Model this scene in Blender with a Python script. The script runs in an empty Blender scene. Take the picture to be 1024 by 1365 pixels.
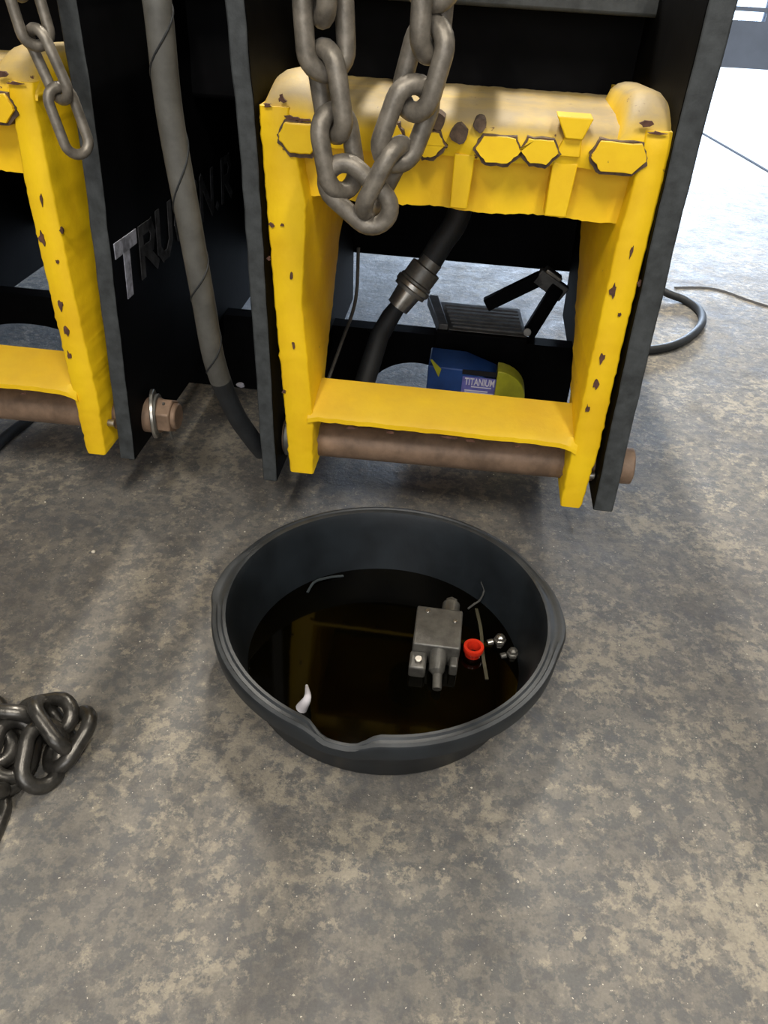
import bpy, bmesh, math, random
import numpy as np
from mathutils import Vector, Matrix
SC = bpy.context.scene
COL = SC.collection
rnd = random.Random(7)
# ------------------------------------------------------------------ camera, light, exposure
F = 1025.0; PITCH = math.radians(37); ROLL = math.radians(3.5); CAM = np.array([0, 0, 1.0])
_f = np.array([0, math.cos(PITCH), -math.sin(PITCH)]); _r0 = np.array([1.0, 0, 0]); _u0 = np.cross(_r0, _f)
_R = math.cos(ROLL) * _r0 + math.sin(ROLL) * _u0; _U = -math.sin(ROLL) * _r0 + math.cos(ROLL) * _u0
cd = bpy.data.cameras.new('camera'); cam = bpy.data.objects.new('camera', cd); COL.objects.link(cam)
cd.sensor_fit = 'VERTICAL'; cd.sensor_height = 36; cd.sensor_width = 36; cd.lens = F * 36 / 1365; cd.clip_start = 0.02
cam.matrix_world = Matrix(((_R[0], _U[0], -_f[0], 0), (_R[1], _U[1], -_f[1], 0), (_R[2], _U[2], -_f[2], 1.0), (0, 0, 0, 1)))
SC.camera = cam
SC.view_settings.view_transform = 'Standard'; SC.view_settings.look = 'None'
SC.view_settings.exposure = 0.0; SC.view_settings.gamma = 1.0; SC.view_settings.use_curve_mapping = False

W = bpy.data.worlds.new('world'); SC.world = W; W.use_nodes = True
bg = W.node_tree.nodes['Background']; bg.inputs[0].default_value = (0.62, 0.76, 1.0, 1); bg.inputs[1].default_value = 3.5

def lamp(name, kind, loc, direction, energy, color, **kw):
    l = bpy.data.lights.new(name, kind); l.energy = energy; l.color = color
    for k, v in kw.items(): setattr(l, k, v)
    o = bpy.data.objects.new(name, l); COL.objects.link(o); o.location = loc
    o.rotation_euler = Vector(direction).to_track_quat('-Z', 'Y').to_euler()
    return o
# low hazy daylight that reaches in under the half-raised door
lamp('sun', 'SUN', (3, 12, 4), (-0.25, -0.97, -0.235), 10.0, (0.64, 0.79, 1.0), angle=math.radians(16))
# added fill light behind the camera, brightens the upright front faces
lamp('front_fill', 'AREA', (-0.4, -3.9, 1.9), (0.02, 1, -0.12), 105, (0.96, 0.97, 1.0), shape='RECTANGLE', size=3.6, size_y=2.6)
# shop lights under the ceiling: (x, y, watts)
SHOP_LIGHTS = [(-0.9, -1.3, 80), (0.9, -1.3, 80), (-0.18, 3.0, 190), (2.6, 2.9, 60)]
for x, y, e in SHOP_LIGHTS:
    lamp('shop_light', 'AREA', (x, y, 3.60), (0, 0, -1), e, (1.0, 0.94, 0.84), shape='RECTANGLE', size=0.16, size_y=1.3)

# ------------------------------------------------------------------ measuring helpers
def ray(x, y): return _f + _R * (x - 512) / F - _U * (y - 682.5) / F
TH = math.radians(5); OR = np.array([0, 1.205, 0.0])
EX = np.array([math.cos(TH), -math.sin(TH), 0]); EY = np.array([math.sin(TH), math.cos(TH), 0]); EZ = np.array([0, 0, 1.0])
def T(a, b, z): return OR + EX * a + EY * b + EZ * z            # trailer coordinates: right, back, up
def S(x, y, b=0.0):                                             # a point on the trailer's cross plane b
    d = ray(x, y); t = (b - (CAM - OR) @ EY) / (d @ EY); p = CAM + t * d - OR
    return float(p @ EX), float(b), float(p[2])
def G(x, y, z=0.0):
    d = ray(x, y); return CAM + d * (z - 1.0) / d[2]

# ------------------------------------------------------------------ materials
def nt(name):
    m = bpy.data.materials.new(name); m.use_nodes = True
    n = m.node_tree; return m, n, n.nodes['Principled BSDF']
def N(n, t, **kw):
    o = n.nodes.new(t)
    for k, v in kw.items():
        if k in o.inputs: o.inputs[k].default_value = v
        else: setattr(o, k, v)
    return o
def coords(n):
    return N(n, 'ShaderNodeNewGeometry').outputs['Position']
def noise(n, scale, detail=4, rough=0.6, vec=None):
    o = N(n, 'ShaderNodeTexNoise', Scale=scale, Detail=detail, Roughness=rough)
    n.links.new(vec or coords(n), o.inputs['Vector']); return o.outputs['Fac']
def ramp(n, fac, *stops):
    r = N(n, 'ShaderNodeValToRGB'); cr = r.color_ramp
    while len(cr.elements) < len(stops): cr.elements.new(0.5)
    for e, (p, c) in zip(cr.elements, stops):
        e.position = p; e.color = (c[0], c[1], c[2], 1) if hasattr(c, '__len__') else (c, c, c, 1)
    n.links.new(fac, r.inputs[0]); return r.outputs[0]
def mix(n, fac, a, b, blend='MIX'):
    m = N(n, 'ShaderNodeMix', data_type='RGBA', blend_type=blend)
    if isinstance(fac, (int, float)): m.inputs[0].default_value = fac
    else: n.links.new(fac, m.inputs[0])
    for i, v in ((6, a), (7, b)):
        if isinstance(v, tuple): m.inputs[i].default_value = (*v[:3], 1)
        else: n.links.new(v, m.inputs[i])
    return m.outputs[2]
def math_(n, op, a, b):
    m = N(n, 'ShaderNodeMath', operation=op)
    for i, v in ((0, a), (1, b)):
        if isinstance(v, (int, float)): m.inputs[i].default_value = v
        else: n.links.new(v, m.inputs[i])
    return m.outputs[0]
def bump(n, bs, h, strength=0.3, dist=0.002):
    b = N(n, 'ShaderNodeBump', Strength=strength, Distance=dist); n.links.new(h, b.inputs['Height'])
    n.links.new(b.outputs[0], bs.inputs['Normal'])
def simple(name, col, rough=0.5, metal=0.0, var=0.25, scale=30, bumpy=0.25, dist=0.001, dust=None, spec=0.5):
    m, n, bs = nt(name); v = noise(n, scale, 5)
    c = mix(n, ramp(n, v, (0.35, 0), (0.7, 1)), tuple(x * (1 - var) for x in col), tuple(min(1, x * (1 + var)) for x in col))
    if dust:
        g = N(n, 'ShaderNodeNewGeometry'); s = N(n, 'ShaderNodeSeparateXYZ'); n.links.new(g.outputs['Normal'], s.inputs[0])
        up = ramp(n, s.outputs[2], (0.3, 0), (0.85, 1)); v2 = ramp(n, noise(n, 14, 6), (0.35, 0.35), (0.7, 1))
        c = mix(n, math_(n, 'MULTIPLY', math_(n, 'MULTIPLY', up, v2), dust[1]), c, dust[0])
    n.links.new(c, bs.inputs['Base Color'])
    bs.inputs['Roughness'].default_value = rough; bs.inputs['Metallic'].default_value = metal
    bs.inputs['Specular IOR Level'].default_value = spec
    bump(n, bs, noise(n, scale * 4, 4), bumpy, dist); return m

def yellow_paint(name, dust, chips=0.70):
    m, n, bs = nt(name)
    c = mix(n, ramp(n, noise(n, 9, 5), (0.35, 0), (0.65, 1)), (0.84, 0.51, 0.002), (0.95, 0.62, 0.003))
    g = N(n, 'ShaderNodeNewGeometry'); s = N(n, 'ShaderNodeSeparateXYZ'); n.links.new(g.outputs['Normal'], s.inputs[0])
    up = ramp(n, s.outputs[2], (0.25, 0), (0.75, 1)); v2 = ramp(n, noise(n, 16, 6), (0.30, 0.75), (0.60, 1))
    c = mix(n, math_(n, 'MULTIPLY', math_(n, 'MULTIPLY', up, v2), dust), c, (0.30, 0.235, 0.135))
    ch = ramp(n, noise(n, 55, 6, 0.65), (chips, 0), (chips + 0.03, 1))
    c = mix(n, ch, c, (0.10, 0.04, 0.02)); n.links.new(c, bs.inputs['Base Color'])
    bs.inputs['Roughness'].default_value = 0.62
    bump(n, bs, noise(n, 70, 5), 0.35, 0.0015); return m

def floor_material():
    m, n, bs = nt('oil_stained_concrete'); p = coords(n)
    def shifted(x, y, z):
        off = N(n, 'ShaderNodeVectorMath', operation='ADD'); n.links.new(p, off.inputs[0]); off.inputs[1].default_value = (x, y, z); return off.outputs[0]
    big = noise(n, 1.5, 4, 0.55, p); mid = noise(n, 11, 8, 0.70, p); fine = noise(n, 42, 7, 0.72, shifted(3, 3, 3)); sp = noise(n, 190, 2, 0.5, p); grain = noise(n, 260, 3, 0.6, p)
    c = mix(n, ramp(n, mid, (0.40, 0), (0.60, 1)), (0.122, 0.117, 0.112), (0.240, 0.222, 0.192))
    c = mix(n, math_(n, 'MULTIPLY', ramp(n, fine, (0.46, 0), (0.56, 1)), 0.55), c, (0.275, 0.25, 0.205))
    # bluish grey worn spots
    c = mix(n, math_(n, 'MULTIPLY', ramp(n, noise(n, 42, 8, 0.72, shifted(1.7, 9.1, 2.4)), (0.49, 0), (0.55, 1)), 0.70), c, (0.108, 0.113, 0.117))
    # tan scraped patches, in clusters
    mask = noise(n, 46, 9, 0.76, shifted(7.3, 2.1, 4.4)); clus = ramp(n, noise(n, 3.4, 4, 0.6, shifted(7.3, 2.1, 4.4)), (0.40, 0), (0.66, 1))
    tp = ramp(n, math_(n, 'ADD', mask, math_(n, 'MULTIPLY', clus, 0.15)), (0.585, 0), (0.66, 1))
    c = mix(n, math_(n, 'MULTIPLY', tp, 0.68), c, (0.45, 0.395, 0.295))
    # dark oily stains
    c = mix(n, math_(n, 'MULTIPLY', ramp(n, noise(n, 8, 9, 0.72, shifted(5.2, 0.4, 7.7)), (0.53, 0), (0.63, 1)), 0.55), c, (0.085, 0.082, 0.080))
    c = mix(n, ramp(n, big, (0.40, 0.35), (0.60, 0)), c, (0.105, 0.094, 0.090))
    c = mix(n, math_(n, 'MULTIPLY', ramp(n, grain, (0.35, 0), (0.65, 1)), 0.22), c, (0.06, 0.06, 0.06))
    c = mix(n, ramp(n, sp, (0.71, 0), (0.75, 1)), c, (0.60, 0.55, 0.46))
    n.links.new(c, bs.inputs['Base Color'])
    n.links.new(ramp(n, mid, (0.3, 0.60), (0.7, 0.85)), bs.inputs['Roughness'])
    bump(n, bs, math_(n, 'ADD', fine, math_(n, 'MULTIPLY', mask, 0.8)), 0.6, 0.004); return m

M = {}
M['yellow'] = yellow_paint('chipped_yellow_paint', 0.35)
M['yellow_top'] = yellow_paint('dusty_yellow_paint', 0.95, 0.66)
M['rust'] = simple('flame_cut_rust', (0.10, 0.045, 0.028), 0.8, 0, 0.4, 90, 0.6)
M['scorch'] = simple('scorched_cut_edge', (0.10, 0.065, 0.042), 0.8, 0, 0.5, 60, 0.6)
M['pin'] = simple('rusty_steel_pin', (0.25, 0.165, 0.11), 0.55, 0.25, 0.3, 25, 0.3)
M['black'] = simple('black_painted_steel', (0.003, 0.003, 0.0035), 0.6, 0, 0.3, 20, 0.2, dust=((0.07, 0.06, 0.05), 0.12), spec=0.06)
M['plate_edge'] = simple('worn_black_plate', (0.045, 0.050, 0.052), 0.55, 0, 0.35, 40, 0.4, spec=0.4)
M['chain'] = simple('dirty_chain_steel', (0.23, 0.205, 0.17), 0.46, 0.5, 0.35, 45, 0.4)
M['chain_dark'] = simple('oily_chain_steel', (0.085, 0.08, 0.072), 0.33, 0.75, 0.4, 45, 0.4)
M['hose'] = simple('dusty_rubber_hose', (0.095, 0.092, 0.082), 0.6, 0, 0.3, 18, 0.3)
M['black_rubber'] = simple('black_rubber', (0.014, 0.016, 0.018), 0.65, 0, 0.3, 30, 0.2)
M['pan'] = simple('black_pan_plastic', (0.011, 0.0145, 0.018), 0.45, 0, 0.3, 14, 0.25, dust=((0.11, 0.115, 0.12), 0.45))
M['steel'] = simple('bright_worn_steel', (0.42, 0.40, 0.36), 0.32, 0.85, 0.25, 40, 0.3)
M['dull_steel'] = simple('dull_dirty_steel', (0.17, 0.165, 0.15), 0.5, 0.6, 0.3, 40, 0.3)
M['block'] = simple('oily_cast_aluminium', (0.125, 0.12, 0.108), 0.34, 0.35, 0.25, 60, 0.5)
M['red'] = simple('red_plastic', (0.62, 0.03, 0.012), 0.25, 0, 0.2, 30, 0.1)
M['blue'] = simple('blue_carton', (0.014, 0.060, 0.24), 0.55, 0, 0.2, 20, 0.1)
M['blueblack'] = simple('black_print', (0.008, 0.008, 0.012), 0.5, 0, 0.1)
M['label'] = simple('violet_label_print', (0.16, 0.16, 0.50), 0.5, 0, 0.2, 80, 0.1)
M['white'] = simple('white_print', (0.75, 0.74, 0.85), 0.5, 0, 0.1)
M['lime'] = simple('yellow_green_plastic', (0.42, 0.42, 0.02), 0.5, 0, 0.15, 30, 0.1)
M['tread'] = simple('grey_tread_metal', (0.17, 0.165, 0.155), 0.5, 0.5, 0.3, 40, 0.3)
M['chalk'] = simple('white_paint_marker', (0.42, 0.43, 0.50), 0.8, 0, 0.45, 60, 0.2)
M['chalk_dim'] = simple('rubbed_paint_marker', (0.045, 0.045, 0.048), 0.85, 0, 0.7, 45, 0.2)
M['grit'] = simple('pale_grit', (0.62, 0.57, 0.47), 0.7, 0, 0.3, 90, 0.2)
M['paper_and_glint'] = simple('white_scrap_and_glint', (0.8, 0.78, 0.85), 0.6, 0, 0.1, 30, 0.1)  # floor scrap, and the modelled lamp glint on the oil
M['wall'] = simple('painted_block_wall', (0.30, 0.31, 0.32), 0.8, 0, 0.15, 3, 0.2)
M['ceiling'] = simple('ceiling_sheet', (0.35, 0.35, 0.34), 0.8, 0, 0.1, 3, 0.1)
M['door'] = simple('slate_blue_door_panel', (0.13, 0.16, 0.22), 0.45, 0, 0.15, 4, 0.1)
M['housing'] = simple('white_lamp_housing', (0.7, 0.7, 0.68), 0.5, 0, 0.05)
M['concrete_out'] = simple('pale_outdoor_concrete', (0.50, 0.48, 0.45), 0.85, 0, 0.15, 4, 0.2)
M['joint'] = simple('dark_joint_filler', (0.05, 0.05, 0.052), 0.8)
M['floor'] = floor_material()
def oil_material():
    m, n, bs = nt('used_oil'); c = mix(n, ramp(n, noise(n, 7, 3), (0.4, 0), (0.7, 1)), (0.0006, 0.0005, 0.0003), (0.0018, 0.0015, 0.0004))
    n.links.new(c, bs.inputs['Base Color']); bs.inputs['Roughness'].default_value = 0.05; bs.inputs['IOR'].default_value = 1.40; bs.inputs['Specular IOR Level'].default_value = 0.22
    bump(n, bs, noise(n, 9, 2), 0.10, 0.002); return m
M['oil'] = oil_material()
def glass():
    m, n, bs = nt('door_glass'); bs.inputs['Transmission Weight'].default_value = 1; bs.inputs['Roughness'].default_value = 0.05
    bs.inputs['Base Color'].default_value = (0.9, 0.95, 1, 1); bs.inputs['IOR'].default_value = 1.1; return m
M['glass'] = glass()

# ------------------------------------------------------------------ mesh helpers
WL = {}                                                        # world location of each object
def link(o, parent, wl):
    COL.objects.link(o); WL[o] = np.array(wl, float)
    if parent is not None:
        o.parent = parent; o.location = Vector(WL[o] - WL[parent])
    else: o.location = Vector(wl)
    return o
def thing(name, label, cat, loc, group=None):
    o = bpy.data.objects.new(name, None); o.empty_display_size = 0.05; link(o, None, loc)
    return tag(o, label, cat, group)
def tag(o, label, cat, group=None):
    o['label'] = label; o['category'] = cat
    if group: o['group'] = group
    return o
class B:
    def __init__(s): s.v = []; s.f = []
    def add(s, vs, fs):
        k = len(s.v); s.v += [tuple(map(float, p)) for p in vs]; s.f += [tuple(i + k for i in f) for f in fs]; return s
    def box(s, lo, hi, tf=None):
        (x0, y0, z0), (x1, y1, z1) = lo, hi
        vs = [(x0, y0, z0), (x1, y0, z0), (x1, y1, z0), (x0, y1, z0), (x0, y0, z1), (x1, y0, z1), (x1, y1, z1), (x0, y1, z1)]
        if tf: vs = [tf(*p) for p in vs]
        return s.add(vs, [(3, 2, 1, 0), (4, 5, 6, 7), (0, 1, 5, 4), (1, 2, 6, 5), (2, 3, 7, 6), (3, 0, 4, 7)])
    def prism(s, pts, vec):
        n = len(pts); pts = [np.array(p, float) for p in pts]; vec = np.array(vec, float)
        return s.add(pts + [p + vec for p in pts], [tuple(range(n))[::-1], tuple(range(n, 2 * n))] + [(i, (i + 1) % n, (i + 1) % n + n, i + n) for i in range(n)])
    def rings(s, rings, closed=False, cap=True):
        m = len(rings[0]); vs = [p for r in rings for p in r]; fs = []
        R_ = len(rings)
        for i in range(R_ if closed else R_ - 1):
            j = (i + 1) % R_
            for k in range(m): l = (k + 1) % m; fs.append((i * m + k, i * m + l, j * m + l, j * m + k))
        if cap and not closed: fs += [tuple(range(m))[::-1], tuple((R_ - 1) * m + k for k in range(m))]
        return s.add(vs, fs)
    def tube(s, pts, r, seg=12, closed=False):
        pts = [np.array(p, float) for p in pts]; n = len(pts); rings = []; up = None
        for i, p in enumerate(pts):
            if closed: t = pts[(i + 1) % n] - pts[i - 1]
            else: t = pts[min(i + 1, n - 1)] - pts[max(i - 1, 0)]
            t = t / (np.linalg.norm(t) + 1e-12)
            if up is None:
                up = np.array([0, 0, 1.0]) if abs(t[2]) < 0.9 else np.array([1.0, 0, 0])
            up = up - t * (up @ t); up /= np.linalg.norm(up); w = np.cross(t, up)
            rr = r(i / (n - 1)) if callable(r) else (r[i] if hasattr(r, '__len__') else r)
            rings.append([p + rr * (math.cos(2 * math.pi * k / seg) * up + math.sin(2 * math.pi * k / seg) * w) for k in range(seg)])
        return s.rings(rings, closed)
    def obj(s, name, mat, parent=None, loc=None, bevel=0, segs=2, smooth=40, fixn=True):
        wl = np.array(loc if loc is not None else (WL[parent] if parent is not None else (0, 0, 0)), float)
        me = bpy.data.meshes.new(name)
        me.from_pydata([tuple(np.array(p) - wl) for p in s.v], [], s.f)
        if fixn:
            bm = bmesh.new(); bm.from_mesh(me); bmesh.ops.recalc_face_normals(bm, faces=bm.faces); bm.to_mesh(me); bm.free()
        me.materials.append(mat); me.shade_smooth(); me.set_sharp_from_angle(angle=math.radians(smooth))
        o = bpy.data.objects.new(name, me); link(o, parent, wl)
        if bevel:
            md = o.modifiers.new('bevel', 'BEVEL'); md.width = bevel; md.segments = segs; md.limit_method = 'ANGLE'; md.angle_limit = math.radians(35)
        return o
def spline(pts, n=10):
    P = [np.array(p, float) for p in pts]; P = [2 * P[0] - P[1]] + P + [2 * P[-1] - P[-2]]; out = []
    for i in range(1, len(P) - 2):
        for k in range(n):
            t = k / n; a, b, c, d = P[i - 1:i + 3]
            out.append(0.5 * (2 * b + (c - a) * t + (2 * a - 5 * b + 4 * c - d) * t * t + (3 * b - a - 3 * c + d) * t ** 3))
    return out + [P[-2]]
def copy_tree(o, shift, parent=None):
    c = o.copy(); COL.objects.link(c)
    if parent is None: WL[c] = WL[o] + shift; c.location = Vector(WL[c])
    else: c.parent = parent
    for ch in list(o.children): copy_tree(ch, shift, c)
    return c
def structure(o): o['kind'] = 'structure'; return o
def cyl(p0, p1, r, seg=20, r2=None):
    b = B(); return b.tube([p0, p1], [r, r2 if r2 is not None else r], seg)

# ------------------------------------------------------------------ the setting
DY = 4.55; XL, XR, YB, ZC = -5.0, 6.0, -4.0, 4.0; DX0, DX1 = -2.6, 5.2
structure(B().box((XL, YB, -0.12), (XR, DY + 0.1, 0)).obj('floor', M['floor']))
structure(B().box((XL, DY + 0.1, -0.12), (14, 26, -0.015)).obj('ground', M['concrete_out']))
structure(B().box((XL - .15, YB, -0.12), (XL, DY + .2, ZC)).obj('wall_left', M['wall']))
structure(B().box((XR, YB, -0.12), (XR + .15, DY + .2, ZC)).obj('wall_right', M['wall']))
structure(B().box((XL - .15, YB - .15, -0.12), (XR + .15, YB, ZC)).obj('wall_front', M['wall']))
wb = structure(B().box((DX0, DY, 3.0), (DX1, DY + .2, ZC)).obj('wall_back', M['wall']))
B().box((XL, DY, 0), (DX0, DY + .2, ZC)).obj('pier', M['wall'], wb); B().box((DX1, DY, 0), (XR, DY + .2, ZC)).obj('pier', M['wall'], wb)
structure(B().box((XL - .15, YB - .15, ZC), (XR + .15, DY + .2, ZC + .15)).obj('ceiling', M['ceiling']))
# half-raised sectional door with slim window slots
zb = 0.530
door = structure(B().box((DX0, DY + .03, zb), (DX1, DY + .08, zb + .205)).obj('door_1', M['door'], loc=(DX0, DY + .05, zb)))
for k in range(4): z0_ = zb + .30 + k * .56; B().box((DX0, DY + .03, z0_), (DX1, DY + .08, min(3.05, z0_ + .555))).obj('door_panel', M['door'], door, bevel=.006)
B().box((DX0, DY + .034, zb + .243), (DX1, DY + .076, zb + .262)).obj('window_rail', M['door'], door)
xs = [DX0 + 0.02 + i * 0.62 for i in range(13)]
for i, x in enumerate(xs): B().box((x - 0.02, DY + .03, zb + .205), (x + 0.06, DY + .08, zb + .30)).obj('door_mullion', M['door'], door)
for nm, q in (('trim_1', [(900, 384), (935, 384), (965, 389), (1024, 409), (1200, 455)]), ('trim_2', [(905, 160), (1024, 229), (1120, 290)])):
    P_ = spline([np.array([*G(x, y, 0 if nm == 'trim_1' else -.015)[:2], -.0045 if nm == 'trim_1' else -.016]) for x, y in q], 6)
    structure(B().tube(P_, .010, 6).obj(nm, M['joint']))
for i, x in enumerate(xs[:-1]):
    for z0, z1 in ((zb + .205, zb + .243), (zb + .262, zb + .30)):
        B().box((x + .06, DY + .05, z0), (x + .60, DY + .056, z1)).obj('pane', M['glass'], door)
for x, y, e in SHOP_LIGHTS:
    t = thing('ceiling_light', 'long white shop light under the ceiling, %s %s' % ('behind the camera' if y < 0 else 'over the trailer', 'on the left' if x < 0 else 'on the right'), 'light', (x, y, 3.62), 'ceiling lights of the workshop')
    B().box((x - .17, y - .68, 3.61), (x + .17, y + .68, 3.67)).obj('housing', M['housing'], t, bevel=.005)
    B().box((x - .12, y - .5, 3.67), (x - .09, y - .47, ZC)).obj('hanger', M['housing'], t); B().box((x + .09, y + .47, 3.67), (x + .12, y + .5, ZC)).obj('hanger', M['housing'], t)

# ------------------------------------------------------------------ the yellow frame (one, then copied to the left)
def pprism(pts, b0, b1):                                       # (a, z) outline pushed back from b0 to b1
    return [T(a, b0, z) for a, z in pts], EY * (b1 - b0)
frame = thing('yellow_hinge_frame', 'whole yellow steel hinge frame in the middle, big chain hanging before it', 'machine frame', T(0.08, 0.05, 0.16))
def lerp(x, xs_, ys): return float(np.interp(x, xs_, ys))
def side_plate(zs, al, ar, back, front, seed, parent):
    r = random.Random(seed); b = B(); rings = []
    ja = [0.0] * 4
    z = zs[0]
    steps = []
    while z < zs[1] - 1e-6: steps.append(z); z += 0.008
    steps.append(zs[1])
    for i, z in enumerate(steps):
        j = lambda s_: r.uniform(-s_, s_)
        big = 0.0007 if r.random() < 0.88 else 0.0022
        L = al(z) + j(big); R_ = ar(z) + j(big); fb = front(z)
        e = 0.003
        rings.append([T(L + e, fb, z), T(R_ - e, fb, z), T(R_, fb + e, z), T(R_, back(z), z), T(L, back(z), z), T(L, fb + e, z)])
    b.rings(rings)
    return b.obj('side_plate', M['yellow'], parent, smooth=50)
Zb = [0.15, 0.31, 0.55, 0.9]; Bb = [0.125, 0.128, 0.43, 0.43]
backf = lambda z: lerp(z, Zb, Bb)
def frontf(z): return 0.0 if z < 0.775 else 0.10 * (1 - math.sqrt(max(0, 1 - ((z - 0.775) / 0.066) ** 2)))
side_plate((0.163, 0.792), lambda z: lerp(z, [.16, .5, .78], [-.186, -.204, -.216]), lambda z: lerp(z, [.16, .28, .5, .66, .78], [-.141, -.140, -.157, -.148, -.172]), backf, frontf, 1, frame)
side_plate((0.153, 0.798), lambda z: lerp(z, [.16, .28, .66, .74], [.331, .329, .325, .331]), lambda z: lerp(z, [.16, .28, .5, .78], [.371, .376, .371, .370]), backf, frontf, 2, frame)
# cross plate joining the tops
b = B(); ringsL = []
prof = [(0.010, .742), (0.004, .760), (0.008, .782), (0.030, .797), (0.09, .803), (.30, .797), (.43, .780), (.43, .765), (.30, .78), (.06, .775), (.045, .755), (.045, .742)]
steps = np.linspace(-.165, .340, 60); r = random.Random(5)
for a in steps:
    j = [r.uniform(-.0009, .0009) for _ in prof]
    dip = 0.008 * math.exp(-((a - .06) / .02) ** 2)
    b_ = [T(a, p[0] + j[i] + (dip if i < 3 else 0), p[1] + j[i]) for i, p in enumerate(prof)]; ringsL.append(b_)
b.rings(ringsL); b.obj('top_plate', M['yellow_top'], frame, smooth=50)
# dusty rounded ears over the plate ends
for a0, a1, zt in ((-.216, -.125, .832), (.296, .374, .838)):
    rr = []
    for k in range(9):
        u = k / 8; a = a0 + (a1 - a0) * u; hh = max(0, 1 - abs(2 * u - 1) ** 2.6) ** .55
        zz = .775 + (zt - .775) * (0.35 + .65 * hh)
        arc = []
        for q in range(9):
            t_ = q / 8 * math.pi / 2
            arc.append(T(a, .02 + .075 * (1 - math.sin(t_)) if q < 9 else 0, .775 + (zz - .775) * math.sin(t_)))
        arc = [T(a, 0.003 + .085 * (1 - math.cos(q / 8 * math.pi / 2)), .775 + (zz - .775) * math.sin(q / 8 * math.pi / 2)) for q in range(9)]
        arc += [T(a, .25, zz - .012), T(a, .25, .775)]
        rr.append(arc)
    B().rings(rr).obj('ear', M['yellow_top'], frame, smooth=60)
# recessed web and ribs below
web = B(); lower = [(a, .662 + .0022 * math.sin(a * 37) + rnd.uniform(-.0013, .0013)) for a in np.linspace(-.15, .33, 70)]
web.prism(*pprism(lower + [(.33, .76), (-.17, .76)], .042, .058)); web.obj('web', M['yellow'], frame)
for a0, a1 in ((.070, .099), (.212, .247)):
    B().prism(*pprism([(a0, .672), (a1 - .002, .672), (a1 + .001, .748), (a0, .748)], .008, .046)).obj('rib', M['yellow'], frame, bevel=.002)
B().prism(*pprism([(.222, .782), (.246, .782), (.256, .810), (.206, .810)], -.010, .03)).obj('tab', M['yellow'], frame, bevel=.002)
B().prism(*pprism([(.212, .757), (.248, .757), (.246, .783), (.222, .783)], .0, .03)).obj('tab_foot', M['yellow'], frame, bevel=.002)
# flame-cut pads: raised yellow lozenges with burnt edges
def blob(a0, a1, z0, z1, seed, cut=.012, amp=.0009, n=4):
    r = random.Random(seed)
    c = [(a0 + cut, z0), (a1 - cut, z0), (a1, z0 + cut), (a1, z1 - cut), (a1 - cut * .6, z1), (a0 + cut * .6, z1), (a0, z1 - cut), (a0, z0 + cut)]
    out = []
    for i in range(8):
        p, q = c[i], c[(i + 1) % 8]
        for k in range(n): out.append((p[0] + (q[0] - p[0]) * k / n + r.uniform(-amp, amp), p[1] + (q[1] - p[1]) * k / n + r.uniform(-amp, amp)))
    return out
for i, (a0, a1, z0, z1) in enumerate(((-.186, -.124, .734, .775), (-.038, -.004, .742, .782), (.010, .055, .744, .776), (.100, .163, .744, .777), (.163, .217, .747, .778), (.263, .338, .744, .782))):
    B().prism(*pprism(blob(a0 - .003, a1 + .003, z0 - .006, z1 + .0015, i + 30, .018, .0014), -.003, .03)).obj('burnt_edge', M['scorch'], frame)
    o = B().prism(*pprism(blob(a0, a1, z0, z1, i + 60, .016), -.009, .03)).obj('pad', M['yellow'], frame, bevel=.002)
for (a, z, rr) in ((.042, .790, .011), (.074, .776, .013), (.102, .790, .010)):
    B().prism(*pprism([(a + rr * math.cos(t) * rnd.uniform(.85, 1.1), z + rr * math.sin(t) * rnd.uniform(.85, 1.1)) for t in np.linspace(0, 2 * math.pi, 14)[:-1]], -.002, .03)).obj('cut_notch', M['scorch'], frame)
# rust spots where the paint has chipped along the plates: (px, py, half width, half height)
def spots(name, lst, bpos, seed, parent):
    r = random.Random(seed)
    for x, y, w, h in lst:
        b = B(); a, _, z = S(x, y, bpos); k = 0.00098
        b.prism(*pprism([(a + w * k * math.cos(t) * r.uniform(.35, 1.45), z + h * k * 1.15 * math.sin(t) * r.uniform(.5, 1.35)) for t in np.linspace(0, 2 * math.pi, 11)[:-1]], bpos, bpos + .004))
        b.obj(name, M['rust'], parent)
spots('rust_spot', [(818, 388, 5, 10), (803, 478, 4, 9), (795, 512, 4, 8), (783, 546, 4, 7), (842, 335, 2, 9), (853, 378, 3, 5), (826, 420, 3, 3), (862, 165, 9, 5), (877, 178, 11, 2)], -.0025, 3, frame)
spots('rust_spot', [(362, 300, 5, 3), (376, 300, 3, 2), (388, 368, 3, 8), (391, 460, 3, 6), (378, 523, 4, 3), (355, 140, 6, 3), (375, 132, 7, 5), (388, 158, 10, 3), (403, 160, 9, 2), (390, 200, 12, 3), (358, 345, 3, 3)], -.0025, 4, frame)
# lower cross bar: an inclined plate with flared right end
b = B(); rings = []
for i, a in enumerate(np.linspace(-.150, .338, 48)):
    fl = 0.016 * max(0, (a - .300) / .038) ** 2 + 0.006 * max(0, (-.125 - a) / .025) ** 2
    j = rnd.uniform(-.0006, .0006); fz = .283 - fl * 0.8 + j
    rings.append([T(a, -.004 + j, fz), T(a, -.004 + j, fz + .009), T(a, .006, fz + .016 + fl), T(a, .10, .318), T(a, .10, .306), T(a, .012, .284 - fl)])
b.rings(rings); b.obj('lower_bar', yellow_paint('rubbed_yellow_paint', 0.22, .74), frame, smooth=35)
spots('rust_spot', [(468, 571, 9, 1.5), (520, 577, 6, 1.5), (600, 584, 13, 1.8), (625, 588, 10, 1.6), (690, 596, 5, 1.2)], -.0055, 6, frame)
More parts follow.
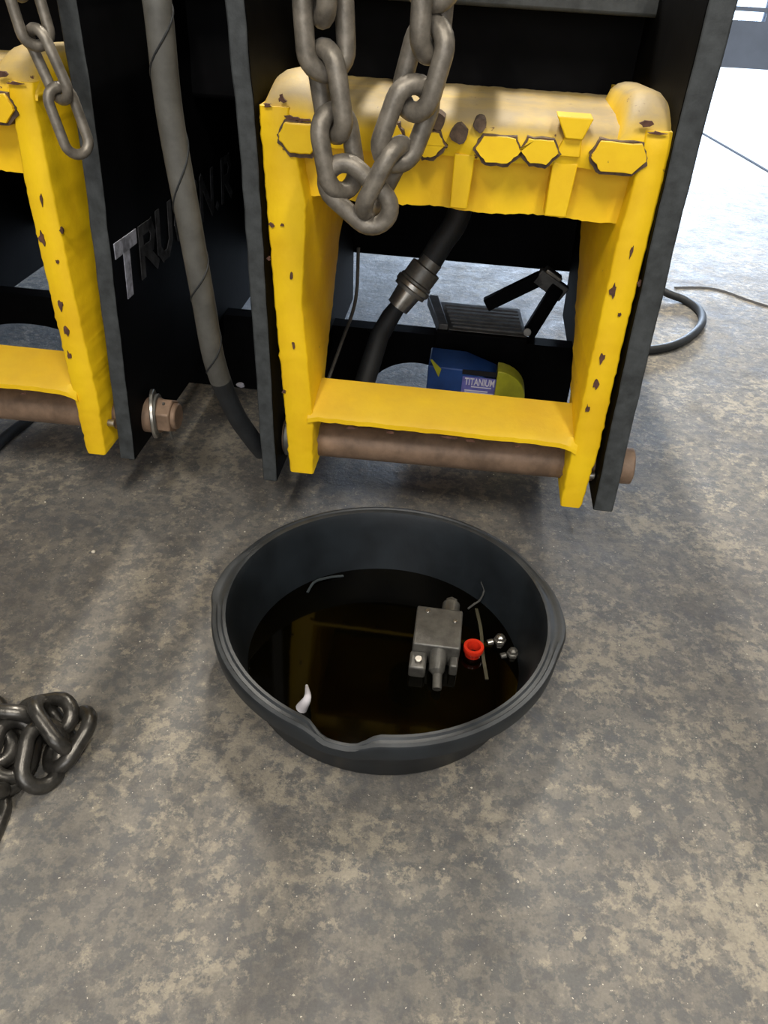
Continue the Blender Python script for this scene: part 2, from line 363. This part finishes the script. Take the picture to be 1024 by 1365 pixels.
# pin with collar
pz = .198; pb_ = .080
cyl(T(-.222, pb_, pz - .004), T(.462, pb_, pz + .010), .035, 32).obj('hinge_pin', M['pin'], frame, bevel=.003)
b = B(); b.tube([T(-.208, pb_, pz), T(-.192, pb_, pz)], .043, 28); b.obj('collar', M['dull_steel'], frame, bevel=.002)
b = B(); b.tube([T(.372, .03, .210), T(.386, .03, .210)], .007, 12); b.obj('grease_fitting', M['steel'], frame)
# left unit
SH = EX * -.925
frame2 = copy_tree(frame, SH)
frame2['label'] = 'yellow steel hinge frame cut off by the left edge, smaller chain hanging before it'
frame2.name = 'yellow_hinge_frame.001'
WL2 = WL[frame] + SH; WL[frame2] = WL2
# washer and nut on the end of the left pin
ax = EX
def disc(a0, a1, b_, z, r_, seg=28, tilt=0): return B().tube([T(a0, b_, z), T(a1, b_ + tilt, z)], r_, seg)
disc(-.500, -.428, pb_, pz + .012, .026).obj('pin_end', M['pin'], frame2, bevel=.003)
disc(-.482, -.475, pb_, pz + .012, .049, 32, .002).obj('washer', M['steel'], frame2, bevel=.0015)
disc(-.474, -.468, pb_, pz + .012, .041, 32, .001).obj('washer', M['dull_steel'], frame2, bevel=.0015)
disc(-.467, -.437, pb_, pz + .012, .036, 6).obj('nut', M['pin'], frame2, bevel=.003)
b = B(); b.tube([T(-.452, .07, pz + .045), T(-.452, .085, pz - .035), T(-.452, .09, pz - .048)], .003, 8); b.obj('cotter_pin', M['dull_steel'], frame2)

# ------------------------------------------------------------------ the trailer behind
trailer = thing('trailer', 'black steel trailer rear with upright plates reaching down between the yellow frames', 'trailer', T(0, .6, 0))
def upright(f_, z0, z1, depth, seed, a_fun, w, mat='plate_edge', label=None):
    r = random.Random(seed); rings = []; z = z0
    while z < z1:
        j = r.uniform(-.0008, .0008); a = a_fun(z)
        rings.append([T(a - w / 2 + j, f_, z), T(a + w / 2 + j, f_, z), T(a + w / 2, f_ + depth, z), T(a - w / 2, f_ + depth, z)]); z += .03
    rings[-1] = [p * [1, 1, 0] + [0, 0, z1] for p in rings[-1]]
    o = B().rings(rings).obj('upright_plate', M[mat], trailer, bevel=.003, smooth=30)
    o.data.materials.append(M['black'])
    for p in o.data.polygons:
        if abs(np.array(p.normal) @ EX) > .7: p.material_index = 1
    if label: o['label'] = label
    return o
plA = upright(-.002, .150, 1.0, .98, 11, lambda z: lerp(z, [.15, .79], [-.510, -.478]), .030, label='black plate with hand-painted lettering')
upright(-.004, .138, 1.0, .95, 12, lambda z: lerp(z, [.14, .73, .92], [-.225, -.233, -.242]), .028)
upright(-.012, .160, 1.0, .93, 13, lambda z: lerp(z, [.15, .5, .8], [.409, .395, .385]), .036)
upright(0, .15, 1.0, .95, 14, lambda z: -1.165, .030)
upright(.30, .16, 1.0, .7, 15, lambda z: .60 if z < 0 else .60, .02) if False else None
# deck, cross members
B().box((-1.9, .44, .72), (.40, 2.6, .98), T).obj('deck', M['black'], trailer, bevel=.01)
B().box((-1.9, .34, .908), (.47, .44, 1.0), T).obj('deck_rail', M['plate_edge'], trailer, bevel=.006)
for a0, a1 in ((-.15, -.09), (.03, .09), (-.56, -.50)): B().box((a0, -.14, 1.005), (a1, .44, 1.03), T).obj('chain_bracket', M['black'], trailer, bevel=.004)
B().box((-.40, -.02, 1.005), (-.34, .44, 1.02), T).obj('hose_bracket', M['black'], trailer, bevel=.004)
B().box((-1.9, .955, .27), (.402, 1.12, .72), T).obj('rear_crossmember', M['black'], trailer, bevel=.008)
# low ground bar with arch cut-outs
def arch_bar():
    b = B(); a0, a1, zt = -1.9, .402, .205
    arches = [(.01, .135, .125), (-1.02, .22, .125), (-1.62, .16, .12)]
    aa = sorted(set(list(np.linspace(a0, a1, 140))))
    top = [(a, zt) for a in aa]; bot = []
    for a in aa:
        z = 0.0
        for c, w, h in arches:
            if abs(a - c) < w: z = h * math.sqrt(1 - ((a - c) / w) ** 2)
        bot.append((a, z))
    n = len(aa); vs = [T(a, .60, z) for a, z in top] + [T(a, .60, z) for a, z in bot] + [T(a, .645, z) for a, z in top] + [T(a, .645, z) for a, z in bot]
    fs = []
    for i in range(n - 1):
        fs += [(n + i, n + i + 1, i + 1, i), (2 * n + i, 2 * n + i + 1, 3 * n + i + 1, 3 * n + i), (i, i + 1, 2 * n + i + 1, 2 * n + i), (3 * n + i, 3 * n + i + 1, n + i + 1, n + i)]
    fs += [(0, 2 * n, 3 * n, n), (n - 1, 2 * n - 1, 4 * n - 1, 3 * n - 1)]
    return b.add(vs, fs)
arch_bar().obj('ground_bar', M['black'], trailer, smooth=30)
# bolt on upright near hose
p = S(300, 105, .12)
B().tube([T(-.246, .12, p[2]), T(-.262, .12, p[2])], .014, 6).obj('bolt', M['steel'], trailer, bevel=.001)
B().tube([T(-.244, .12, p[2] - .07), T(-.254, .12, p[2] - .07)], .012, 16).obj('bolt', M['black'], trailer)
# round socket under the top plate of the main frame
B().tube([T(.075, .20, .655), T(.075, .20, .72)], .05, 28).obj('socket', M['black'], trailer)

# hand-painted letters on the right face of plate A (b along the plate, z up)
LET = {'T': [[(0, 1), (1, 1)], [(.5, 1), (.5, -.25)]], 'R': [[(0, 0), (0, 1), (.7, 1), (.85, .75), (.7, .5), (0, .5)], [(.3, .5), (1, 0)]],
       'U': [[(0, 1), (0, .2), (.3, 0), (.7, 0), (1, .25), (1, 1)]], 'C': [[(1, .85), (.6, 1), (.2, .85), (0, .5), (.2, .15), (.6, 0), (1, .15)]],
       'K': [[(0, 0), (0, 1)], [(.9, 1), (0, .5), (1, 0)]], 'N': [[(0, 0), (0, 1), (1, 0), (1, 1)]], '.': [[(0, 0), (.1, .08)]]}
def letter(ch, b0, z0, w, h, th, mat):
    m = B()
    for st in LET[ch]:
        for (x0, y0), (x1, y1) in zip(st, st[1:]):
            p = np.array([b0 + x0 * w, z0 + y0 * h]); q = np.array([b0 + x1 * w, z0 + y1 * h]); d = q - p; d /= np.linalg.norm(d) + 1e-9
            nrm = np.array([-d[1], d[0]]) * th / 2; p = p - d * th * .35; q = q + d * th * .35
            c = [p + nrm, q + nrm * .8, q - nrm * 1.1, p - nrm]
            aa = lambda z: lerp(z, [.15, .79], [-.510, -.478]) + .0153
            m.prism([T(aa(v[1]), v[0], v[1]) for v in c], EX * .0015)
    o = m.obj('lettering', M[mat], plA); return o
WL[plA] = WL[trailer].copy()
for ch, b0, w, h, th, mat in (('T', .020, .075, .068, .026, 'chalk'), ('R', .122, .070, .078, .020, 'chalk_dim'), ('U', .208, .062, .085, .019, 'chalk_dim'), ('C', .305, .055, .08, .018, 'chalk_dim'),
                              ('K', .385, .055, .08, .018, 'chalk_dim'), ('N', .465, .075, .085, .018, 'chalk_dim'), ('.', .575, .02, .03, .018, 'chalk_dim'), ('R', .62, .07, .085, .018, 'chalk_dim')):
    letter(ch, b0, .478 + (.01 if ch == 'T' else 0), w, h, th, mat)

# ------------------------------------------------------------------ hoses and cables
def hose(name, pts, r, mat, label, cat, ridges=0, seg=14, n=10):
    P = spline(pts, n); root = thing(name, label, cat, (P[-1][0], P[-1][1], min(p[2] for p in P) - r))
    if ridges:
        k = int(len(P) * .66); B().tube(P[:k + 1], r, seg).obj('sleeve', M[mat], root); B().tube(P[k:], lambda t: r * (1 - .05 * min(1, t * 8)), seg).obj('dark_end', M['black_rubber'], root)  # last third of the hose is darker
    else: B().tube(P, r, seg).obj('jacket', M[mat], root)
    return root, P
Hs = [(192, -60, .0), (209, 0, -.05), (226, 150, -.05), (253, 300, -.05), (271, 400, -.04), (287, 485, -.02), (312, 548, .02), (334, 582, .05), (350, 602, .07)]
root, P = hose('hydraulic_hose', [T(*S(*p)) for p in Hs], .0188, 'hose', 'thick grey rubber hose hanging between the two black plates', 'hose', 1, 18, 14)
# spiral wrap seam along the hose
b = B(); sp_ = []
for i in range(int(len(P) * .66) * 6):
    k, u = divmod(i, 6); p = P[k] + (P[k + 1] - P[k]) * u / 6; t = P[k + 1] - P[k]; t /= np.linalg.norm(t)
    u1 = np.cross(t, [0, 1, 0.01]); u1 /= np.linalg.norm(u1); u2 = np.cross(t, u1); ang = i * 0.065
    sp_.append(p + .0186 * (math.cos(ang) * u1 + math.sin(ang) * u2))
b.tube(sp_, .0016, 5); b.obj('spiral_seam', M['black_rubber'], root)

def floor_cable(name, pts, r, label, mat='black_rubber'):
    P = spline([np.array([*G(x, y)[:2], r + dz]) for x, y, dz in pts], 10)
    o = B().tube(P, r, 12).obj(name, M[mat], None, loc=(P[0][0], P[0][1], 0)); tag(o, label, 'hose' if r > .012 else 'cable'); return o
floor_cable('floor_hose', [(-160, 760, 0), (-70, 670, 0), (0, 597, 0), (45, 560, 0), (80, 520, 0), (120, 480, 0)], .0125, 'black hose on the floor beneath the left rusty pin')
floor_cable('coiled_cable', [(800, 468, 0), (862, 472, 0), (905, 462, 0), (932, 440, 0), (932, 420, 0), (912, 405, 0), (885, 398, .01), (850, 380, .02)], .0135, 'black looped cable on the floor right of the tall black plate')
floor_cable('short_hose', [(262, 476, 0), (300, 474, 0), (340, 474, 0), (385, 480, 0)], .0095, 'thin black hose lying behind the hanging grey hose')
c0 = G(892, 398, .03); c1 = G(906, 412, .015)
# ------------------------------------------------------------------ chains
def link_mesh(d, L, Wd, name):
    R_ = (Wd - d) / 2; s = (L - Wd) / 2; pts = []
    for k in range(13): t = -math.pi / 2 + math.pi * k / 12; pts.append((s + R_ * math.cos(t), R_ * math.sin(t), 0))
    for k in range(13): t = math.pi / 2 + math.pi * k / 12; pts.append((-s + R_ * math.cos(t), R_ * math.sin(t), 0))
    return B().tube(pts, d / 2, 12, closed=True)
LM = {}
def get_link(d, L, Wd, mat):
    k = (d, L, Wd, mat)
    if k not in LM:
        o = link_mesh(d, L, Wd, 'link').obj('link', M[mat]); me = o.data; bpy.data.objects.remove(o); LM[k] = me
    return LM[k]
def place_link(me, parent, p, q, nrm):
    """link with its middle between p and q, long axis p to q, normal near nrm"""
    p = np.array(p, float); q = np.array(q, float); x = q - p; x /= np.linalg.norm(x)
    z = np.array(nrm, float); z = z - x * (z @ x); z /= np.linalg.norm(z); y = np.cross(z, x); c = (p + q) / 2
    o = bpy.data.objects.new('link', me); COL.objects.link(o); o.parent = parent; c = c - WL[parent]
    o.matrix_local = Matrix(((x[0], y[0], z[0], c[0]), (x[1], y[1], z[1], c[1]), (x[2], y[2], z[2], c[2]), (0, 0, 0, 1))); return o
def nvec(px, deg, x):
    """direction of a link's normal: towards the camera, turned by deg about the long axis x"""
    v = CAM - px; x = x / np.linalg.norm(x); v = v - x * (v @ x); v /= np.linalg.norm(v)
    return v * math.cos(math.radians(deg)) + np.cross(x, v) * math.sin(math.radians(deg))
def chain(root, me, joints):
    for (p, q, deg) in joints:
        p = T(*S(*p)); q = T(*S(*q)); place_link(me, root, p, q, nvec((p + q) / 2, deg, q - p))
big = get_link(.0248, .122, .076, 'chain')
ch1 = thing('hanging_chain', 'heavy grey steel chain hanging in a loop before the middle yellow frame', 'chain', T(-.04, -.12, .68))
b0 = -.12
chain(ch1, big, [((425, -75, b0), (428, -10, b0), 75), ((430, -16, b0), (436, 84, b0), -12), ((434, 82, b0), (446, 164, b0), 62), ((444, 160, b0), (458, 244, b0), -38),
                 ((442, 228, b0 - .012), (512, 292, b0 - .006), 18), ((492, 276, b0), (531, 200, b0), 72), ((525, 208, b0 - .004), (556, 124, b0), 28), ((551, 136, b0), (576, 46, b0), -40),
                 ((574, 48, b0), (580, -32, b0), 60), ((578, -30, b0), (590, -100, b0), -20)])
small = get_link(.0145, .100, .050, 'chain')
ch2 = thing('slack_chain', 'thinner grey chain end hanging before the left yellow frame', 'chain', T(-.47, -.08, .72))
b1 = -.08
chain(ch2, small, [((10, -90, b1), (22, -30, b1), 60), ((24, -34, b1), (50, 52, b1), -10), ((47, 46, b1), (83, 126, b1), 55), ((77, 122, b1), (106, 200, b1), -22)])
# pile of chain on the floor at the left edge
ch3 = thing('floor_chain', 'dark oily chain heaped on the concrete at the left edge', 'chain', (*G(20, 1010)[:2], 0))
bd = get_link(.0225, .108, .074, 'chain_dark')
def fl(p, q, n, me=bd): place_link(me, ch3, G(p[0], p[1], p[2]), G(q[0], q[1], q[2]), n)
fl((28, 963, .030), (92, 952, .050), (0.1, -.5, .9))
fl((60, 950, .060), (84, 985, .040), (.8, .35, .35))
fl((108, 962, .040), (78, 1010, .016), (-.3, .25, .9))
fl((62, 978, .048), (52, 1036, .020), (.65, -.5, .5))
fl((28, 958, .05), (8, 1040, .030), (.45, -.35, .8))
fl((-30, 955, .05), (40, 958, .05), (.1, .95, .3))
fl((-55, 1050, .02), (25, 1030, .014), (.0, .1, 1))
fl((-60, 990, .06), (5, 1000, .035), (.3, -.2, .9))
fl((-70, 945, .03), (-10, 950, .015), (.1, .1, 1))
fl((-75, 1080, .03), (-10, 1058, .03), (.2, .8, .4))
fl((-130, 1010, .02), (-55, 1030, .016), (0, .1, 1)); fl((-140, 1090, .016), (-60, 1100, .016), (.1, 0, 1)); fl((-130, 960, .03), (-60, 975, .05), (.1, .7, .5))
fl((-40, 1120, .014), (-20, 1070, .02), (.4, .0, .9)); fl((-90, 1170, .014), (-40, 1130, .02), (.1, .6, .6))

# ------------------------------------------------------------------ drain pan
PC = np.array([.0145, .893, 0]); 
pan = thing('drain_pan', 'large round black plastic drain pan on the concrete floor', 'pan', PC)
def pan_r(th, r, z, inner=False):
    # th: 0 = +x, 90 = away from the camera
    def bumpf(c, w): 
        d = (th - c + 180) % 360 - 180; return math.exp(-(d / w) ** 4)
    hz = max(0, (z - .085) / .055)
    sp = bumpf(258, 8.5); r += (.014 if inner else .003) * sp * hz; z2 = z - .010 * sp * hz
    hd = bumpf(170, 12) + bumpf(3, 16)
    return r, z2, hd
def pan_build():
    b = B(); rings = []; NA = 160
    prof = [(0.0001, 0, 0), (.10, 0, 0), (.212, 0, 0), (.219, .006, 0), (.233, .070, 0), (.246, .118, 0), (.252, .1205, .4), (.2625, .119, 1), (.2635, .112, 1), (.267, .112, 1), (.2685, .134, 1), (.266, .1395, 1), (.261, .141, .9), (.259, .1385, .6), (.254, .1385, .4), (.2515, .1415, .2), (.247, .141, 0), (.2435, .132, 0), (.238, .110, 0), (.228, .060, 0), (.215, .008, 0), (.10, .005, 0), (.0001, .005, 0)]
    for pi_, (r, z, hk) in enumerate(prof):
        ring = []
        for k in range(NA):
            th = 360 * k / NA; r2, z2, hd = pan_r(th, r, z, pi_ >= 13); r2 += .009 * hd * hk
            if hk: z2 += -.006 * hd * hk
            r2 += .0012 * math.sin(math.radians(3 * th)) * (z / .14)
            t = math.radians(th); ring.append(PC + [1.035 * r2 * math.cos(t), r2 * math.sin(t), z2])
        rings.append(ring)
    return b.rings(rings, cap=False)
pan_build().obj('shell', M['pan'], pan, smooth=45)
oz = .026; NA = 120
ring = []
for k in range(NA):
    t = 2 * math.pi * k / NA; ring.append(PC + [.2285 * math.cos(t), .2205 * math.sin(t), oz])
low = [PC + (p - PC) * [.965, .965, 0] + [0, 0, .0085] for p in ring]
o = B().rings([low, ring]).obj('used_oil', M['oil'], None, loc=PC + [0, 0, .006]); tag(o, 'dark used oil pooled inside the black drain pan', 'oil')
# valve block lying in the oil
def frame_from(c, yaw, pitch=0):
    cy, sy = math.cos(yaw), math.sin(yaw); cp, sp = math.cos(pitch), math.sin(pitch)
    X = np.array([cy, sy, 0]); Y = np.array([-sy * cp, cy * cp, sp]); Z = np.cross(X, Y)
    return lambda x, y, z: np.array(c) + X * x + Y * y + Z * z
c = G(584, 840, .070); vb = thing('valve_block', 'oily grey metal valve block lying half sunk in the oil', 'valve', (c[0], c[1], .012))
L0_ = frame_from((c[0], c[1], 0.046), math.radians(-5), math.radians(7))
L_ = lambda x, y, z: L0_(x * 1.12, y * 1.1, z * 1.1)
B().box((-.035, -.034, -.030), (.035, .040, .030), L_).obj('body', M['block'], vb, bevel=.003)
B().tube([L_(.016, .038, .010), L_(.017, .066, .010)], .0155, 18).obj('port', M['block'], vb, bevel=.002)
B().tube([L_(.017, .062, .010), L_(.017, .074, .010)], .011, 6).obj('port_nut', M['dull_steel'], vb, bevel=.001)
B().tube([L_(.004, -.030, .014), L_(.004, -.060, .006), L_(.006, -.066, .004), L_(.007, -.088, 0)], [.015, .013, .008, .0075], 16).obj('stem', M['block'], vb, smooth=30)
B().box((-.037, -.064, -.028), (-.012, -.032, .012), L_).obj('lug', M['block'], vb, bevel=.004)
B().box((.022, -.052, -.028), (.034, -.032, .010), L_).obj('lug', M['block'], vb, bevel=.003)
for x, y, rr in ((-.018, .030, .0045), (.024, .016, .0035)):
    B().tube([L_(x, y, .0295), L_(x, y, .0325)], rr, 12).obj('screw', M['steel'], vb, bevel=.0008)
B().tube([L_(-.024, -.050, .011), L_(-.024, -.050, .017)], .0065, 12).obj('screw', M['steel'], vb, bevel=.001)
# red cap, standing open end up
c = G(631, 866, .037); r = .0138
rc = thing('red_cap', 'small red plastic plug cap standing in the oil', 'cap', (c[0], c[1], .015))
prof = [(.0001, .030), (.0115, .030), (.0122, .050), (.0150, .0515), (.0158, .058), (.0150, .0610), (.0105, .0610), (.0095, .057), (.0092, .040), (.0001, .040)]
B().rings([[np.array([c[0] + 1.13 * a * math.cos(2 * math.pi * k / 24), c[1] + 1.13 * a * math.sin(2 * math.pi * k / 24), z - .015]) for k in range(24)] for a, z in prof], cap=False).obj('cap_shell', M['red'], rc, smooth=35)
# two small fittings
def fitting(px, py, mat, label, rr):
    c = G(px, py, .034); t = thing('hose_fitting', label, 'fitting', (c[0], c[1], .015))
    B().tube([(c[0], c[1], .012), (c[0], c[1], .031), (c[0], c[1], .032), (c[0], c[1], .037), (c[0], c[1], .0405)], [rr, rr, rr * .8, rr * .75, rr * .3], 6).obj('hex_body', M[mat], t, bevel=.0012, smooth=25)
    B().tube([(c[0] - rr, c[1] - rr * .3, .027), (c[0] - rr * 1.9, c[1] - rr * .5, .025)], rr * .5, 12).obj('threaded_end', M[mat], t, bevel=.001)
fitting(667, 850, 'steel', 'bright steel fitting in the oil right of the red cap', .0115)
fitting(684, 868, 'dull_steel', 'dark steel fitting in the oil, rightmost piece in the pan', .0108)
# strips of zip tie or hose wrap
def strip(name, pts, w, label, cat, mat):
    P = spline([G(x, y, z) for x, y, z in pts], 8); b = B(); rings = []
    for i, p in enumerate(P):
        t = P[min(i + 1, len(P) - 1)] - P[max(i - 1, 0)]; t /= np.linalg.norm(t); s_ = np.cross(t, [0, 0, 1]); s_ /= np.linalg.norm(s_)
        rings.append([p + s_ * w, p - s_ * w, p - s_ * w + [0, 0, .002], p + s_ * w + [0, 0, .002]])
    o = b.rings(rings).obj(name, mat, None, loc=P[-1]); return tag(o, label, cat)
strip('curved_strip', [(635, 812, 0.027), (641, 840, 0.026), (644, 875, 0.026), (649, 906, 0.026)], .0028, 'thin curved plastic strip floating on the oil beside the red cap', 'strip', simple('olive_plastic', (.075, .07, .045), .4))
strip('wire_tie', [(624, 812, 0.028), (632, 806, 0.030), (640, 800, .038), (645, 788, .058), (641, 776, .078)], .0016, 'thin bent wire tie sticking up against the pan wall', 'wire', simple('grey_wire', (.10, .10, .095), .4))
strip('debris_shred', [(410, 790, 0.027), (420, 776, 0.029), (440, 770, 0.028), (458, 768, 0.027)], .0022, 'wet dark shred floating at the back left of the oil', 'debris', simple('wet_rag', (.05, .06, .065), .3))
def oil_glint():  # white solid shaped as the lamp's reflection on the oil
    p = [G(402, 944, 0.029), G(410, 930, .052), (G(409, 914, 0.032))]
    P = spline(p, 8); o = B().tube(P, lambda t: .0095 * (1 - .75 * t), 12).obj('white_scrap_and_glint', M['paper_and_glint'], None, loc=P[0])
    tag(o, 'white lamp glint modelled at the front left of the oil', 'glint')
oil_glint()

# ------------------------------------------------------------------ things behind, seen through the middle frame
# quick coupler and its hose running down from the deck
qc = thing('hydraulic_coupler', 'metal quick coupler on a slanting black hose behind the middle frame', 'coupler', T(*S(492, 492, .36)))
pth = [T(.09, .62, .73), T(.085, .58, .64), T(*S(612, 285, .52)), T(*S(588, 325, .50)), T(*S(572, 352, .48))]
B().tube(spline(pth, 6), .026, 18).obj('upper_hose', M['black_rubber'], qc)
def qp(t): return T(*S(574 + (528 - 574) * t, 350 + (412 - 350) * t, .48 - .03 * t))
B().tube([qp(-.05), qp(.1), qp(.12), qp(.38), qp(.40), qp(.62), qp(.63)], [.026, .026, .036, .036, .039, .039, .026], 20).obj('coupler_body', M['dull_steel'], qc, smooth=30)
B().tube([qp(.44), qp(.56)], .042, 24).obj('coupler_ring', M['steel'], qc, bevel=.003)
B().tube([qp(.60), qp(.95)], [.030, .026], 18).obj('coupler_tip', M['steel'], qc, smooth=30)
B().tube([qp(.93), qp(1.15), T(*S(506, 448, .42)), T(*S(492, 492, .36)), T(*S(480, 530, .33))], [.018, .021, .022, .023, .023], 16).obj('lower_hose', M['black_rubber'], qc)
B().tube(spline([T(*S(478, 330, .55)), T(*S(474, 400, .5)), T(*S(456, 455, .42)), T(*S(436, 512, .33)), T(*S(425, 560, .28))], 8), .004, 8).obj('grease_line', M['dull_steel'], qc)
# tread step with bent arms
stp = thing('tread_step', 'grey ribbed tread step with bent black arms resting on the low ground bar', 'step', T(.13, .62, .205))
a0, _, _ = S(588, 436, .61); a1, _, _ = S(704, 440, .61)
a0b, _, _ = S(590, 403, .80); a1b, _, _ = S(694, 405, .80)
def slab(pts, z0, z1): return B().prism([T(a, b, z0) for a, b in pts], EZ * (z1 - z0))
slab([(a0 + .02, .605), (a1, .605), (a1b, .78), (a0b - .01, .78)], .206, .222).obj('tread_plate', M['tread'], stp, bevel=.002)
for i in range(7):
    bb = .62 + i * .022; u = (bb - .605) / .175
    B().box((a0 + .02 + (a0b - a0 - .03) * u + .012, bb, .222), (a1 + (a1b - a1) * u - .01, bb + .010, .226), T).obj('tread_rib', M['tread'], stp)
slab([(a0 - .005, .600), (a0 + .017, .600), (a0b - .012, .785), (a0b - .040, .785)], .206, .236).obj('end_cheek', M['tread'], stp, bevel=.002)
slab([(a0 - .01, .585), (a1, .585), (a1, .602), (a0 - .01, .602)], .160, .222).obj('front_lip', M['black'], stp, bevel=.002)
def flat(p, q, w, d, mat='black', nm='arm'):
    p = T(*S(*p)); q = T(*S(*q)); x = (q - p) / np.linalg.norm(q - p); y = EY; z = np.cross(x, y); z /= np.linalg.norm(z)
    B().prism([p + z * w - y * d, q + z * w - y * d, q - z * w - y * d, p - z * w - y * d], y * 2 * d).obj(nm, M[mat], stp, bevel=.003)
flat((648, 406, .74), (722, 370, .74), .017, .012); flat((716, 366, .74), (752, 392, .74), .020, .012, 'tread'); flat((744, 382, .73), (704, 446, .66), .017, .012)
flat((728, 358, .74), (748, 372, .74), .006, .016, 'steel', 'arm_tip')
B().tube([T(*S(703, 443, .60)), T(*S(703, 443, .66))], .010, 14).obj('pivot_bolt', M['dull_steel'], stp, bevel=.001)
# blue carton
aL, _, zt = S(572, 482, .42); aR, _, _ = S(664, 500, .42); bF, bK = .40, .50
bc = thing('blue_carton', 'blue carton with violet label and yellow green end behind the yellow lower bar', 'box', T((aL + aR) / 2, .45, 0))
aM = S(622, 480, .40)[0]
B().prism([T(aL, bF, 0), T(aR, bF, 0), T(aR, bF, zt - .028), T(aM, bF, zt - .002), T(aL, bF, zt)], EY * (bK - bF)).obj('carton_body', M['blue'], bc, bevel=.003)
def face(x0, y0, x1, y1, d0, mat, nm, bb=bF):
    p = S(x0, y0, bb); q = S(x1, y1, bb); B().box((p[0], bb - d0, q[2]), (q[0], bb - .0002, p[2]), T).obj(nm, M[mat], bc)
face(617, 492, 663, 503, .0012, 'blueblack', 'black_band'); face(617, 501, 661, 545, .0015, 'label', 'label_panel')
pa = S(664, 492, bF); pb = S(699, 530, bF); pts = [(pa[0], 0.02), (pa[0], pa[2])]
for k in range(1, 9):
    t = k / 8 * math.pi / 2; pts.append((pa[0] + (pb[0] - pa[0]) * math.sin(t), pb[2] + (pa[2] - pb[2]) * math.cos(t)))
pts.append((pb[0], .02)); B().prism([T(a, bF - .012, z) for a, z in pts], EY * .05).obj('round_end', M['lime'], bc, bevel=.002)
p = S(574, 479, bF); q = S(585, 502, bF); k_ = .004
B().prism([T(p[0], bF - .002, p[2]), T(p[0] + k_, bF - .002, p[2]), T(q[0] + k_, bF - .002, q[2] + .02), T(q[0], bF - .002, q[2]), T(q[0] - k_, bF - .002, q[2] + .006)], EY * .0025).obj('yellow_stripe', M['lime'], bc)
def text(s_, x, y, width, height, bb, mat, parent):
    cu = bpy.data.curves.new('t', 'FONT'); cu.body = s_; cu.extrude = .0003; cu.offset = 0.02; o = bpy.data.objects.new('t', cu); COL.objects.link(o)
    bpy.context.view_layer.update(); me = bpy.data.meshes.new_from_object(o.evaluated_get(bpy.context.evaluated_depsgraph_get()))
    bpy.data.objects.remove(o); vs = np.array([v.co[:] for v in me.vertices]); lo, hi = vs.min(0), vs.max(0); p = S(x, y, bb)
    V = [T(p[0] + (v[0] - lo[0]) / (hi[0] - lo[0]) * width, bb - .0018 - (.0006 if v[2] > 0 else 0), p[2] + (v[1] - lo[1]) / (hi[1] - lo[1]) * height) for v in vs]
    b = B(); b.add(V, [tuple(f.vertices) for f in me.polygons]); return b.obj('lettering', M[mat], parent, fixn=False)
text('TITANIUM', 619, 512, S(659, 512, bF)[0] - S(619, 512, bF)[0], .018, bF, 'white', bc)
for i, (y, x0, x1) in enumerate(((515.5, 628, 655), (520, 619, 650), (523.5, 619, 658))):
    face(x0, y, x1, y + 1.6, .0022, 'white', 'print_line')

# ------------------------------------------------------------------ small litter
o = None
def pebble(px, py, rr, label, name='pebble', mat='grit', cat='debris'):
    g = G(px, py); r_ = random.Random(px); rings = []
    for k in range(5):
        ph = math.pi * (k + .5) / 5; rings.append([np.array([g[0] + rr * math.sin(ph) * math.cos(2 * math.pi * q / 9) * r_.uniform(.8, 1.15), g[1] + rr * math.sin(ph) * math.sin(2 * math.pi * q / 9) * r_.uniform(.8, 1.15), rr * .7 * (1 - math.cos(ph))]) for q in range(9)])
    o = B().rings(rings).obj(name, M[mat], None, loc=(g[0], g[1], 0)); return tag(o, label, cat)
pebble(322, 516, .013, 'crumpled white scrap on the floor beside the hanging grey hose', 'paper_scrap', 'paper_and_glint', 'litter')
pebble(125, 737, .0045, 'single round white pebble on the floor left of the pan', 'pebble')
b = B(); r_ = random.Random(21)
for i in range(300):
    x = r_.uniform(-.9, 1.3); y = r_.uniform(.25, 1.9); s_ = r_.uniform(.0006, .0019)
    if (x - PC[0]) ** 2 + (y - PC[1]) ** 2 < .26 ** 2: continue
    p = np.array([x, y, 0]); q = [p + [s_ * math.cos(t) * r_.uniform(.6, 1.5), s_ * math.sin(t) * r_.uniform(.6, 1.5), 0] for t in (0, 1.6, 3.1, 4.7)]
    b.add(q + [p + [0, 0, s_ * 1.1]], [(0, 1, 4), (1, 2, 4), (2, 3, 4), (3, 0, 4), (3, 2, 1, 0)])
o = b.obj('floor_grit', M['grit']); o['kind'] = 'stuff'; o['label'] = 'pale grit and crumbs scattered over the concrete'; o['category'] = 'grit'
